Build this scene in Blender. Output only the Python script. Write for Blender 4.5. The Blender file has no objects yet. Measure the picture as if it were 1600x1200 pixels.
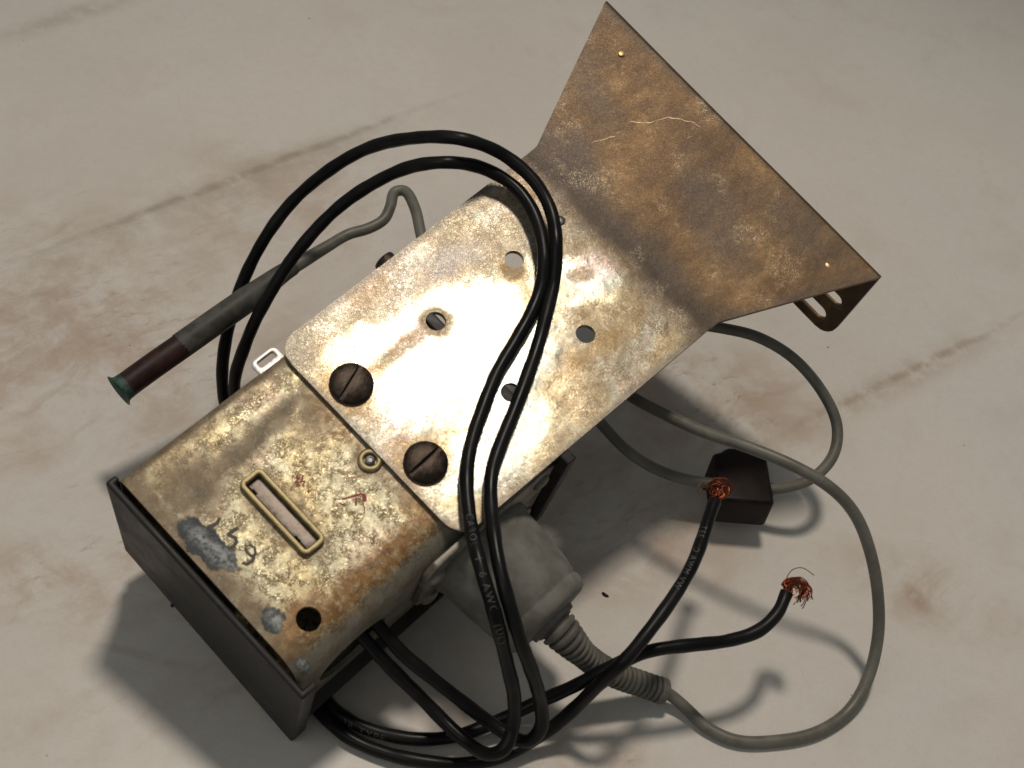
import bpy, bmesh, math, random
from mathutils import Vector, Matrix, noise as mnoise

random.seed(7)
scene = bpy.context.scene
col = scene.collection
R = math.radians

# ------------------------------------------------------------------ camera, light, exposure
CAM_LOC = (-0.0, -0.313298, 0.335971)
CAM_PITCH, CAM_ROLL = 0.82030, 0.22689
cam_d = bpy.data.cameras.new('camera')
cam = bpy.data.objects.new('camera', cam_d)
col.objects.link(cam)
cam.location = CAM_LOC
cam.rotation_euler = (Matrix.Rotation(math.pi / 2 - CAM_PITCH, 3, 'X') @ Matrix.Rotation(CAM_ROLL, 3, 'Z')).to_euler()
cam_d.sensor_width = 36.0
cam_d.angle_x = 2 * math.atan(800 / 2400)
cam_d.clip_start = 0.01
cam_d.clip_end = 20
cam_d.dof.use_dof = True
cam_d.dof.focus_distance = 0.425
cam_d.dof.aperture_fstop = 30
scene.camera = cam

world = bpy.data.worlds.new('World')
scene.world = world
world.use_nodes = True
bg = world.node_tree.nodes['Background']
bg.inputs['Color'].default_value = (0.97, 1.0, 0.98, 1)
bg.inputs['Strength'].default_value = 0.135

def area_lamp(name, loc, target, size, power, color):
    d = bpy.data.lights.new(name, 'AREA')
    d.shape = 'DISK'; d.size = size; d.energy = power; d.color = color
    o = bpy.data.objects.new(name, d); col.objects.link(o)
    o.location = loc
    o.rotation_euler = (Vector(target) - Vector(loc)).to_track_quat('-Z', 'Y').to_euler()
    return o
def spot_lamp(name, loc, target, radius, power, color, cone, blend):
    d = bpy.data.lights.new(name, 'SPOT')
    d.shadow_soft_size = radius; d.energy = power; d.color = color; d.spot_size = R(cone); d.spot_blend = blend
    o = bpy.data.objects.new(name, d); col.objects.link(o)
    o.location = loc
    o.rotation_euler = (Vector(target) - Vector(loc)).to_track_quat('-Z', 'Y').to_euler()
    return o
spot_lamp('desk_lamp', (-0.045, 0.225, 1.50), (0.03, -0.06, 0), 0.095, 42.0, (1.0, 0.885, 0.76), 40, 0.9)
area_lamp('fill_light', (-0.55, -0.75, 1.05), (0, -0.02, 0), 0.9, 1.7, (1.0, 0.97, 0.92))  # added soft fill from the camera side, lightens the shadows

scene.view_settings.view_transform = 'Standard'
scene.view_settings.look = 'None'
scene.view_settings.exposure = 0.0
scene.view_settings.gamma = 1.0
scene.view_settings.use_curve_mapping = False
scene.cycles.max_bounces = 8

# ------------------------------------------------------------------ node helper
class NT:
    """small wrapper that chains shader nodes; coordinates are millimetres"""
    def __init__(self, name):
        self.mat = bpy.data.materials.new(name)
        self.mat.use_nodes = True
        self.t = self.mat.node_tree
        self.bsdf = self.t.nodes['Principled BSDF']
        self._mm = None
    def n(self, kind): return self.t.nodes.new(kind)
    def put(self, sock, v):
        if isinstance(v, bpy.types.NodeSocket): self.t.links.new(v, sock)
        elif isinstance(v, (tuple, list)) and len(v) == 3 and sock.type == 'RGBA': sock.default_value = (*v, 1)
        else: sock.default_value = v
    def mm(self):
        """object coordinates in mm, as (u, v, w) with v flipped for the box frame"""
        if self._mm is None:
            c = self.n('ShaderNodeTexCoord'); m = self.n('ShaderNodeVectorMath'); m.operation = 'MULTIPLY'
            self.t.links.new(c.outputs['Object'], m.inputs[0]); m.inputs[1].default_value = (1000, -1000, 1000)
            self._mm = m.outputs[0]
        return self._mm
    def math(self, op, a, b=0.0, clamp=False):
        m = self.n('ShaderNodeMath'); m.operation = op; m.use_clamp = clamp
        self.put(m.inputs[0], a); self.put(m.inputs[1], b)
        return m.outputs[0]
    def mul(self, *a):
        r = a[0]
        for b in a[1:]: r = self.math('MULTIPLY', r, b)
        return r
    def mx(self, *a):
        r = a[0]
        for b in a[1:]: r = self.math('MAXIMUM', r, b)
        return r
    def inv(self, a): return self.math('SUBTRACT', 1.0, a, True)
    def noise(self, vec, scale, detail=4, rough=0.55, dist=0.0, color=False):
        m = self.n('ShaderNodeTexNoise')
        self.put(m.inputs['Vector'], vec)
        m.inputs['Scale'].default_value = scale; m.inputs['Detail'].default_value = detail
        m.inputs['Roughness'].default_value = rough; m.inputs['Distortion'].default_value = dist
        return m.outputs['Color' if color else 'Fac']
    def vor(self, vec, scale, feature='F1'):
        m = self.n('ShaderNodeTexVoronoi'); m.feature = feature
        self.put(m.inputs['Vector'], vec); m.inputs['Scale'].default_value = scale
        return m.outputs['Distance']
    def step(self, v, lo, hi, a=0.0, b=1.0):
        m = self.n('ShaderNodeMapRange'); m.interpolation_type = 'SMOOTHSTEP'
        self.put(m.inputs['Value'], v)
        m.inputs['From Min'].default_value = lo; m.inputs['From Max'].default_value = hi
        m.inputs['To Min'].default_value = a; m.inputs['To Max'].default_value = b
        return m.outputs['Result']
    def mix(self, fac, a, b, mode='MIX'):
        m = self.n('ShaderNodeMix'); m.data_type = 'RGBA'; m.blend_type = mode
        self.put(m.inputs['Factor'], fac); self.put(m.inputs['A'], 0) if False else None
        self.put(m.inputs[6], a); self.put(m.inputs[7], b)
        return m.outputs[2]
    def ramp(self, fac, stops):
        m = self.n('ShaderNodeValToRGB')
        e = m.color_ramp.elements
        while len(e) < len(stops): e.new(0.5)
        for el, (p, c) in zip(e, stops): el.position = p; el.color = (*c, 1)
        self.put(m.inputs[0], fac)
        return m.outputs['Color']
    def warp(self, vec, scale, amp, detail=3):
        c = self.noise(vec, scale, detail, 0.6, color=True)
        s = self.n('ShaderNodeVectorMath'); s.operation = 'SUBTRACT'; self.put(s.inputs[0], c); s.inputs[1].default_value = (.5, .5, .5)
        k = self.n('ShaderNodeVectorMath'); k.operation = 'SCALE'; self.put(k.inputs[0], s.outputs[0]); k.inputs['Scale'].default_value = amp
        a = self.n('ShaderNodeVectorMath'); a.operation = 'ADD'; self.put(a.inputs[0], vec); self.put(a.inputs[1], k.outputs[0])
        return a.outputs[0]
    def frame(self, vec, loc, rot=0.0, scale=(1, 1, 1)):
        m = self.n('ShaderNodeMapping'); m.vector_type = 'TEXTURE'
        self.put(m.inputs['Vector'], vec)
        m.inputs['Location'].default_value = loc; m.inputs['Rotation'].default_value = (0, 0, R(rot)); m.inputs['Scale'].default_value = scale
        return m.outputs[0]
    def blob(self, vec, cx, cy, rx, ry, rot=0.0, soft=0.5):
        """1 inside an ellipse of the (u, v) plane, 0 outside"""
        f = self.frame(vec, (cx, cy, 0), rot, (rx, ry, 1e5))
        l = self.n('ShaderNodeVectorMath'); l.operation = 'LENGTH'; self.put(l.inputs[0], f)
        return self.step(l.outputs['Value'], 1 + soft, max(0.0, 1 - soft))
    def xyz(self, vec):
        s = self.n('ShaderNodeSeparateXYZ'); self.put(s.inputs[0], vec); return s.outputs
    def ridge(self, vec, scale, width, dist=0.6, detail=2):
        """thin wandering lines: where a noise crosses its middle value"""
        f = self.noise(vec, scale, detail, 0.6, dist)
        d = self.math('ABSOLUTE', self.math('SUBTRACT', f, 0.5))
        return self.step(d, width, width * 0.25)
    def bump(self, h, strength=0.3, dist=0.0003):
        b = self.n('ShaderNodeBump'); b.inputs['Strength'].default_value = strength; b.inputs['Distance'].default_value = dist
        self.put(b.inputs['Height'], h); self.t.links.new(b.outputs[0], self.bsdf.inputs['Normal'])
    def out(self, color, metallic=0.0, rough=0.5, **kw):
        self.put(self.bsdf.inputs['Base Color'], color); self.put(self.bsdf.inputs['Metallic'], metallic); self.put(self.bsdf.inputs['Roughness'], rough)
        for k, v in kw.items(): self.put(self.bsdf.inputs[k.replace('_', ' ')], v)
        return self.mat

# ------------------------------------------------------------------ pose of the box, cable courses, marks on the slab (world millimetres)
wire_one=[(-34.7,-110.0,33.8),(-26.8,-113.5,31.0),(-21.6,-115.7,28.5),(-13.3,-118.1,22.0),(-6.6,-120.0,17.0),(1.0,-122.8,12.5),(8.4,-127.2,12.0),(13.6,-130.3,14.0),(17.1,-129.6,17.0),(18.0,-125.3,20.0),(16.7,-122.6,28.0),(13.5,-121.0,38.0),(8.3,-118.5,52.0),(2.2,-110.3,58.0),(-2.2,-99.0,58.3),(-4.9,-89.6,59.9),(-6.1,-79.6,61.8),(-5.6,-70.4,64.4),(-4.0,-59.8,67.4),(-1.5,-51.3,69.7),(0.6,-43.0,72.7),(1.3,-35.6,75.5),(0.3,-29.4,79.4),(-3.3,-20.2,82.2),(-10.2,-13.1,84.9),(-18.8,-11.2,87.3),(-27.9,-16.5,91.0),(-38.9,-15.0,84.5),(-49.4,-16.5,75.0),(-57.6,-21.2,65.0),(-64.0,-27.5,55.0),(-68.2,-34.0,45.0),(-71.2,-38.9,33.0),(-72.7,-42.9,24.0),(-71.1,-45.3,14.0),(-63.6,-53.7,10.0),(-55.6,-86.2,14.0),(-40.1,-104.9,7.0),(-26.4,-120.1,3.5),(-19.1,-124.0,3.2),(-11.1,-125.6,3.4),(-2.5,-125.2,4.0),(6.4,-122.1,4.5),(14.8,-116.8,6.0),(22.3,-112.7,10.0),(30.2,-109.9,17.0),(37.9,-106.5,24.0),(45.9,-102.6,28.5),(56.4,-97.8,29.0),(65.9,-93.1,28.0),(72.7,-88.7,28.5),(76.6,-83.3,30.0),(77.9,-78.7,31.0),(78.2,-77.6,31.5)]
wire_two=[(-31.6,-105.8,35.8),(-24.1,-109.9,32.9),(-19.0,-112.2,30.3),(-11.0,-116.1,25.5),(-4.4,-117.8,22.0),(3.8,-119.2,17.0),(12.5,-121.0,12.5),(18.5,-123.0,11.5),(23.0,-124.1,13.0),(25.0,-122.3,17.0),(23.4,-120.2,24.0),(19.7,-120.0,35.0),(14.8,-119.5,47.0),(9.3,-113.3,55.0),(4.8,-104.3,58.2),(1.7,-94.3,58.7),(0.2,-85.5,60.4),(0.6,-76.7,62.1),(1.8,-68.1,64.4),(3.1,-58.5,67.2),(4.0,-49.6,69.8),(4.2,-40.6,73.4),(4.2,-33.6,76.8),(2.8,-27.6,81.9),(-0.4,-18.6,84.9),(-6.6,-12.2,88.4),(-15.4,-9.0,91.6),(-25.1,-13.7,97.0),(-35.6,-11.7,93.0),(-47.2,-7.8,84.0),(-58.1,-8.4,74.0),(-66.9,-11.6,63.0),(-73.2,-18.6,52.0),(-77.0,-25.4,40.0),(-77.7,-34.4,30.0),(-77.1,-40.6,20.0),(-74.8,-44.6,12.0),(-64.4,-56.9,8.0),(-59.1,-90.7,11.4),(-43.4,-109.8,5.8),(-27.6,-123.0,2.6),(-19.2,-127.9,2.4),(-10.0,-129.8,2.6),(-0.6,-130.0,3.5),(9.2,-128.0,3.4),(18.7,-123.6,4.0),(26.1,-118.1,6.5),(32.4,-113.3,14.0),(37.1,-111.6,27.0),(40.2,-109.5,33.5),(44.1,-103.1,37.0),(48.3,-95.0,39.0),(52.2,-84.0,40.0),(54.7,-72.7,40.5),(56.3,-63.4,41.0),(56.6,-61.8,41.0)]
lead_long=[(53.5,-97.0,5.5),(56.4,-97.0,4.8),(61.2,-98.6,3.0),(67.6,-102.3,1.9),(75.2,-104.0,1.7),(85.1,-101.6,1.7),(95.7,-96.4,1.7),(103.8,-88.3,2.2),(107.6,-80.0,6.0),(108.0,-71.8,13.0),(104.8,-66.2,23.0),(100.0,-60.6,32.0),(92.5,-56.7,42.0),(84.1,-54.9,48.0),(73.8,-52.3,50.0),(62.2,-49.1,49.5),(50.8,-45.1,47.0),(40.7,-40.3,45.0),(31.1,-34.6,43.0),(19.0,-24.0,40.0),(5.4,-13.0,37.0)]
lead_loop=[(30.4,-6.7,44.0),(42.9,-2.9,43.0),(54.1,0.7,41.0),(64.7,2.5,39.0),(75.8,0.5,36.0),(85.5,-5.9,32.0),(91.2,-13.6,28.0),(91.5,-21.5,24.0),(87.1,-27.7,20.0),(80.7,-29.9,16.0),(76.2,-30.3,14.0)]
lead_back=[(61.4,-32.6,14.0),(53.6,-33.5,14.0),(45.0,-34.2,16.0),(35.8,-34.8,21.0),(27.2,-33.2,27.0),(18.5,-28.9,32.0),(7.3,-23.0,35.0),(-8.3,-8.1,38.0)]
lead_left=[(-23.6,-16.9,44.0),(-30.0,-6.6,47.0),(-34.2,2.7,49.0),(-37.6,10.7,50.0),(-41.9,16.8,50.0),(-44.5,15.9,49.5),(-44.4,10.3,49.0),(-45.1,5.3,48.0),(-48.6,1.3,47.0),(-53.3,-1.6,46.0),(-58.0,-8.0,45.4),(-61.9,-13.5,44.8),(-65.8,-18.8,44.1)]
sleeve=[(-64.8,-17.2,44.2),(-67.0,-20.6,44.0),(-72.0,-27.9,42.0),(-79.3,-38.2,39.5),(-86.4,-47.5,36.5)]
tube_path=[(-86.1,-47.3,36.6),(-91.4,-54.3,34.5),(-97.0,-61.8,32.0)]
boot=[(20.9,-99.9,29.8),(25.0,-102.4,28.7),(30.3,-103.2,24.0),(36.3,-101.6,17.0),(41.9,-100.2,12.5),(48.3,-98.3,8.5),(54.8,-96.9,5.3)]
block=[(60.1,-32.4,13.0),(77.3,-29.2,13.0),(68.7,-29.8,13.0),(68.4,-18.2,13.0),(68.0,-40.5,13.0)]
BROT = Matrix(((0.5488251, -0.8316771, 0.0842859), (0.8129627, 0.5075453, -0.2854634), (0.1946345, 0.2251908, 0.9546761)))
BLOC = Vector((-0.0806, -0.106677, 0.056674))
PRINT_A = (-3.0, -96.6, 58.6)
PRINT_B = (-17.6, -124.8, 3.0)
PRINT_C = (56.4, -63.3, 41.0)
SCRATCH = [(147.5, 6.5), (150.6, 7.7), (153.6, 9.0), (156.9, 8.8), (160.0, 8.9), (163.6, 12.7), (168.2, 14.5), (170.4, 17.2), (171.8, 19.5), (172.7, 22.3)]
SCRATCH_FORK = [(172.2, 21.9), (170.2, 22.6), (167.6, 22.2)]
TABLE_ZONES = [(-128, -20, 58, 46, 0, 0.7, 1), (-90, -98, 48, 15, 22, 0.6, 0.9), (-83, 52, 40, 30, 20, 0.7, 0.7), (60, 8, 34, 24, 25, 0.6, 1), (125, -42, 24, 11, -12, 0.7, 0.7), (34, -40, 36, 26, 0, 0.7, 1), (41, -117, 16, 10, 0, 0.7, 0.9), (-2, -105, 30, 20, 0, 0.7, 0.5), (-59, -124, 50, 12, 25, 0.7, 0.35), (-83, -29, 26, 14, 10, 0.6, 0.8)]
TABLE_SEAMS = [(-167, -13, -34, 142, 2.2, 0.5, (0.23, 0.17, 0.12)), (-166, -16, -33, 138, 10, 0.36, (0.3, 0.245, 0.19)), (177, 98, 69, -9, 2.0, 0.5, (0.25, 0.155, 0.1)), (172, 91, 66, -13, 8, 0.45, (0.37, 0.265, 0.19)), (-209, 95, -157, 155, 7, 0.4, (0.31, 0.255, 0.2)), (-64, -133, -23, -101, 2.5, 0.3, (0.36, 0.25, 0.16)), (-91, -117, -56, -118, 1.6, 0.4, (0.36, 0.25, 0.16)), (120, -39, 127, -50, 3, 0.6, (0.33, 0.19, 0.1))]
VEIN = 52.5
CRUMB = (37.1, -68.0, 0.0)

# ------------------------------------------------------------------ materials
def mat_table():
    m = NT('worn marble tabletop')
    p = m.mm()                                  # x, -y
    w = m.warp(p, 0.02, 22)
    w2 = m.warp(p, 0.09, 6)
    big = m.noise(p, 0.009, 5, 0.55)
    base = m.ramp(big, [(0.3, (0.60, 0.57, 0.525)), (0.5, (0.64, 0.615, 0.57)), (0.7, (0.615, 0.60, 0.57))])
    cloud = m.noise(w, 0.035, 6, 0.6)
    base = m.mix(m.mul(m.step(cloud, 0.5, 0.72), 0.25), base, (0.46, 0.40, 0.33))
    # streaky brown veining running across the slab (object y is flipped here)
    sv = m.frame(w, (0, 0, 0), -VEIN, (70, 9, 1e5))
    streak = m.step(m.noise(sv, 1.0, 7, 0.66), 0.46, 0.78)
    zone = m.mx(*[m.mul(m.blob(w2, x, -y, rx, ry, -rot, soft), amp) for x, y, rx, ry, rot, soft, amp in TABLE_ZONES])
    stain = m.mul(streak, m.math('ADD', m.mul(zone, 1.0), 0.03))
    base = m.mix(m.mul(stain, .55), base, (0.33, 0.205, 0.115))
    wash = m.mul(zone, m.step(m.noise(w, 0.034, 7, 0.70), 0.40, 0.64), .68)
    base = m.mix(wash, base, (0.42, 0.30, 0.215))
    rub = m.frame(m.warp(p, .06, 9, 5), (0, 0, 0), -VEIN + 12, (9, 2.6, 1e5))
    smud = m.mul(m.step(m.noise(rub, 1.0, 6, .7), .54, .74), m.step(m.noise(w, .022, 3, .5), .40, .60), m.math('ADD', m.mul(zone, .9), .05))
    base = m.mix(m.mul(smud, .85), base, (0.30, 0.175, 0.095))
    dust = m.mul(m.step(m.noise(m.warp(p, .05, 14, 4), .045, 7, .72), .52, .70), m.math('ADD', m.mul(zone, .7), .06))
    base = m.mix(m.mul(dust, .42), base, (0.34, 0.275, 0.205))
    # two long seams of colour
    def seam(x1, y1, x2, y2, width, strength, colr):
        nonlocal base
        ang = math.degrees(math.atan2(-(y2 - y1), x2 - x1)); L = math.hypot(x2 - x1, y2 - y1)
        f = m.frame(m.warp(p, 0.03, 5, 2), ((x1 + x2) / 2, -(y1 + y2) / 2, 0), ang, (L / 2, width, 1e5))
        l = m.n('ShaderNodeVectorMath'); l.operation = 'LENGTH'; m.put(l.inputs[0], f)
        k = m.mul(m.step(l.outputs['Value'], 1.15, 0.1), m.step(m.noise(w2, 0.12, 5, .65), .28, .62), strength)
        base = m.mix(k, base, colr)
    for sm in TABLE_SEAMS: seam(*sm)
    # scratches and specks of grit
    scr = m.frame(w2, (0, 0, 0), 62, (26, 0.55, 1e5))
    sc = m.mul(m.step(m.noise(scr, 1.0, 2, .5), 0.70, 0.78), m.step(m.noise(p, 0.02, 2), .50, .62))
    base = m.mix(m.mul(sc, .45), base, (0.17, 0.12, 0.08))
    v1 = m.vor(m.warp(p, 0.4, 1.2), 0.045)
    speck = m.mul(m.step(v1, 0.024, 0.010), m.step(m.noise(p, 0.011, 2), .46, .56))
    v2 = m.vor(m.warp(p, 0.8, .9), 0.13)
    speck2 = m.mul(m.step(v2, 0.05, 0.02), m.step(m.noise(p, 0.022, 2), .54, .62))
    base = m.mix(m.mul(m.mx(speck, speck2), .8), base, (0.09, 0.06, 0.04))
    mid = m.noise(m.warp(p, .3, 2), .30, 8, .72)
    base = m.mix(m.step(mid, .42, .70, 0, .12), base, (0.40, 0.345, 0.285))
    pore = m.mul(m.step(m.vor(m.warp(p, 1.1, .7), .35), .10, .04), m.step(m.noise(p, .05, 3), .50, .62))
    base = m.mix(m.mul(pore, .35), base, (0.20, 0.15, 0.11))
    fine = m.noise(p, 1.6, 4, .6)
    base = m.mix(m.step(fine, .35, .75, 0, .14), base, (0.34, 0.30, 0.25))
    m.bump(m.noise(p, 0.12, 5, .6), 0.12, 0.0004)
    return m.out(base, 0.0, m.step(cloud, .3, .7, .34, .50), Specular_IOR_Level=.42)

def zinc_core(m, p, wide=1.0):
    """shared look of old yellow zinc plating: colour, hair-like dark flecks, fine mask"""
    w = m.warp(p, 0.9, .9)
    hue = m.noise(m.warp(p, .05, 9), 0.045, 3, .5, 0.6)
    clean = m.ramp(hue, [(0.26, (0.78, 0.54, 0.22)), (0.38, (0.84, 0.70, 0.36)), (0.45, (0.82, 0.80, 0.60)), (0.51, (0.66, 0.80, 0.70)), (0.57, (0.80, 0.78, 0.72)), (0.63, (0.86, 0.68, 0.66)), (0.70, (0.84, 0.72, 0.44))])
    hair = m.mx(m.ridge(w, 0.70, 0.080 * wide, 1.0), m.mul(m.ridge(w, 1.3, 0.11 * wide, 1.3), .9))
    return clean, hair, w

def mat_housing():
    m = NT('aged zinc plating on the box')
    p = m.mm()
    clean, hair, w = zinc_core(m, p)
    clean = m.mix(.70, clean, (0.66, 0.575, 0.37))
    q = m.warp(p, .10, 7, 4)
    q2 = m.warp(p, .35, 2.4, 4)
    patch = m.noise(q, .16, 5, .65)
    hairmask = m.step(m.noise(q2, .30, 3, .6), .40, .56)
    base = m.mix(m.mul(hair, m.math('ADD', m.mul(hairmask, .60), .40), .96), clean, (0.085, 0.058, 0.026))
    dots = m.step(m.vor(m.warp(p, .9, 1.0), .75), .30, .14)
    base = m.mix(m.mul(dots, m.step(m.noise(p, .22, 3), .45, .6), .75), base, (0.10, 0.07, 0.035))
    # dirt: towards the far-left edge, at the cap, a winding smear, and around fittings
    xyz = m.xyz(q)
    u, v = xyz[0], xyz[1]
    edge_l = m.step(v, 6.5, 1.0)
    cap_d = m.step(u, 7.5, 1.0)
    smear = m.mx(m.blob(q, 25, 12.5, 26, 3.2, -6, .6), m.blob(q, 9, 12, 10, 9, 0, .6), m.mul(m.blob(q, 43, 16, 7, 7, 0, .7), .9), m.mul(m.blob(q2, 20.5, 30, 5.5, 14, 0, .45), .75),
                 m.mul(m.blob(q2, 46, 45, 4, 9, 0, .6), .6), m.mul(m.blob(q2, 44.3, 33.8, 4.6, 4.6, 0, .4), .8))
    dirt = m.mx(edge_l, cap_d, smear, m.mul(m.step(patch, .58, .74), .5))
    dirtc = m.ramp(m.noise(q2, .25, 5, .65), [(.3, (0.105, 0.085, 0.07)), (.5, (0.20, 0.145, 0.085)), (.7, (0.31, 0.25, 0.17))])
    base = m.mix(m.mul(dirt, m.step(m.noise(q2, .5, 4, .7), .25, .55, .45, .92)), base, dirtc)
    # rust band along the bend and round the small hole
    rust = m.mx(m.blob(q, 26, 54.0, 27, 3.6, -1.5, .55), m.mul(m.blob(q2, 8.5, 52.5, 7, 5, 0, .5), .95), m.mul(m.blob(q, 49, 50, 7, 6, 0, .6), .8),
                m.mul(m.blob(q, 47, 22, 5, 10, 0, .7), .45))
    rustc = m.ramp(m.noise(q2, .45, 5, .7), [(.3, (0.12, 0.058, 0.02)), (.5, (0.27, 0.135, 0.04)), (.68, (0.40, 0.25, 0.10))])
    base = m.mix(m.mul(rust, m.step(m.noise(q2, .6, 4, .7), .30, .52, .25, .95)), base, rustc)
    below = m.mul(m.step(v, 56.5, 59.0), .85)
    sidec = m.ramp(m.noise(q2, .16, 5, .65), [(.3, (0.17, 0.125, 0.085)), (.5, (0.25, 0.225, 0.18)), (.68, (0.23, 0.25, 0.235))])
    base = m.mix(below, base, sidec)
    # blue-grey corroded blisters beside the cap
    q3 = m.warp(m.warp(p, .16, 6, 3), .7, 1.8, 4)
    blis = m.mx(m.blob(q3, 3.2, 25.0, 3.4, 8.0, -6, .10), m.blob(q3, 2.8, 47.6, 2.2, 3.6, 0, .12), m.blob(q2, 1.4, 59, 1.4, 1.6, 0, .25))
    cw = m.warp(p, .22, 5.0, 5)
    crust = m.mul(m.mx(m.blob(cw, 3.6, 26.5, 1.7, 7.0, -6, .8), m.blob(q2, 3.1, 48.2, 1.3, 2.6, 0, .8), m.blob(q2, 1.4, 59, 1.4, 1.4, 0, .5)), m.step(m.noise(m.warp(p, .8, 1.5), .55, 6, .75), .36, .60))
    crust = m.mx(crust, m.mul(blis, m.step(m.noise(p, .5, 5, .7), .55, .72), .35))
    base = m.mix(blis, base, m.mix(crust, (0.050, 0.062, 0.070), (0.46, 0.47, 0.46)))
    metal = m.math('SUBTRACT', 0.92, m.mx(m.mul(dirt, .62), m.mul(rust, .7), m.mul(blis, .9), m.mul(below, .6)), True)
    rough = m.mx(m.step(m.noise(p, .4, 4), .3, .7, .40, .54), m.mul(dirt, .56), m.mul(rust, .62), m.mul(blis, .6))
    h = m.math('ADD', m.mul(hair, -.15), m.math('ADD', m.mul(m.noise(p, .9, 5, .7), .6), m.mul(m.mul(blis, m.noise(p, .8, 5, .8)), 3.0)))
    m.bump(h, .45, .00022)
    return m.out(base, metal, rough)

def mat_bracket():
    m = NT('stained zinc plating on the bracket')
    p = m.mm()
    clean, hair, w = zinc_core(m, p, .50)
    clean = m.mix(.35, clean, (0.80, 0.78, 0.73))
    q = m.warp(p, .07, 10, 4)
    q2 = m.warp(p, .30, 3.0, 4)
    xyz = m.xyz(q); u, v = xyz[0], xyz[1]
    x0 = m.xyz(p); u0, v0 = x0[0], x0[1]
    # where flecks and tarnish lie: rim of the plate and fold side; centre stays bright
    centre = m.mx(m.blob(q, 80, 29, 24, 17, 12, .30), m.mul(m.blob(q, 115, 32, 13, 7, 40, .25), .85), m.mul(m.blob(q, 70, 50, 22, 8, 0, .4), .8), m.mul(m.blob(q, 62, 12, 9, 6, 20, .4), .7))
    tarn = m.inv(centre)
    drip = m.mx(m.mul(m.blob(q2, 70, 17.5, 15, 2.6, 0, .6), .85), m.blob(q2, 80.6, 17.6, 4.8, 4.6, 0, .35), m.mul(m.blob(q2, 60, 9, 10, 4, 20, .7), .4),
                m.blob(q2, 105.5, 19.5, 3.6, 3.8, 0, .4), m.mul(m.blob(q2, 118, 31.5, 3.8, 2.4, 30, .3), .85), m.mul(m.blob(q2, 104, 48, 14, 2.6, 8, .6), .6),
                m.mul(m.blob(q2, 53, 17, 7.4, 7.4, 0, .25), .55), m.mul(m.blob(q2, 53, 43, 7.4, 7.4, 0, .25), .55), m.mul(m.blob(q2, 93, 10, 8, 4, 20, .6), .45))
    hm = m.step(m.noise(q2, .22, 3, .6), .42, .60)
    hm = m.mul(m.math('ADD', m.mul(hm, .6), .4), m.step(tarn, 0, 1, .22, 1.0))
    base = m.mix(m.mul(hair, m.mx(hm, m.mul(drip, .8)), .95), clean, (0.10, 0.065, 0.028))
    tarnc = m.ramp(m.noise(q2, .20, 5, .65), [(.32, (0.20, 0.15, 0.09)), (.5, (0.31, 0.24, 0.15)), (.66, (0.41, 0.345, 0.24))])
    base = m.mix(m.mul(tarn, m.step(m.noise(q, .12, 5, .6), .30, .62, .45, .88)), base, tarnc)
    base = m.mix(m.mul(hair, hm, .42), base, (0.12, 0.082, 0.04))
    base = m.mix(m.mul(drip, m.step(m.noise(q2, .8, 4, .7), .32, .62, .25, .85)), base, (0.30, 0.18, 0.055))
    smoke = m.mul(m.blob(q, 94, 8, 11, 5, 10, .8), m.step(m.noise(q2, .25, 4, .6), .3, .6, .4, .9))
    base = m.mix(m.mul(smoke, .8), base, (0.30, 0.29, 0.29))
    scr = m.frame(m.warp(p, .05, 2.5), (0, 0, 0), 20, (30, .35, 1e5))
    base = m.mix(m.mul(m.step(m.noise(scr, 1.0, 2), .68, .76), .35), base, (0.20, 0.15, 0.09))
    edge = m.mx(m.step(v0, 0.6, -1.6), m.step(v0, 60.6, 62.6), m.step(u0, 48.6, 46.6), m.mul(m.blob(q2, 49, 2, 6, 6, 0, .6), .9))
    base = m.mix(m.mul(edge, .7), base, (0.17, 0.155, 0.13))
    # the flared end: brown, mottled, with soot grey drifts and painted bend shading
    flare = m.step(u, 121, 133)
    sv = m.frame(q, (0, 0, 0), 8, (16, 3.2, 1e5))
    bn = m.math('ADD', m.mul(m.noise(q, .045, 6, .62), .72), m.mul(m.noise(sv, 1.0, 5, .6), .28))
    brown = m.ramp(bn, [(.34, (0.080, 0.050, 0.028)), (.45, (0.120, 0.073, 0.036)), (.54, (0.175, 0.107, 0.048)), (.62, (0.25, 0.160, 0.076)), (.72, (0.21, 0.155, 0.098))])
    brown = m.mix(m.mul(m.step(m.noise(q2, .6, 5, .72), .46, .68), .45), brown, (0.105, 0.066, 0.036))
    soot = m.mx(m.mul(m.blob(q, 138, 6, 9, 13, 0, .6), .95), m.mul(m.blob(q, 156, 44, 7, 17, 20, .6), .7), m.mul(m.blob(q, 160, -8, 5, 18, 25, .7), .6), m.mul(m.blob(q, 134, 40, 3.5, 30, 0, .6), .8), m.mul(m.blob(q, 172, 60, 7, 14, 0, .7), .55),
                m.mul(m.step(u0, 175.5, 180), .75), m.mul(m.step(m.math('SUBTRACT', v0, m.mul(m.math('SUBTRACT', u0, 136), .47)), 60.5, 63.5), .55), m.mul(m.step(m.math('ADD', v0, m.mul(m.math('SUBTRACT', u0, 136), .45)), 1.0, -2.0), .6))
    pits = m.mx(m.mul(hair, .8), m.step(m.vor(m.warp(p, .8, 1.1), .42), .20, .10))
    brown = m.mix(m.mul(pits, m.step(m.noise(q2, .2, 3, .6), .38, .60), .55), brown, (0.075, 0.046, 0.025))
    lightp = m.mul(m.step(m.noise(m.warp(p, .5, 2), .55, 5, .7), .56, .70), m.step(m.noise(q, .09, 3), .44, .58))
    brown = m.mix(m.mul(lightp, .4), brown, (0.36, 0.235, 0.11))
    brown = m.mix(m.mul(soot, m.step(m.noise(q2, .3, 4, .65), .28, .56, .35, .85)), brown, (0.082, 0.068, 0.056))
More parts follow.
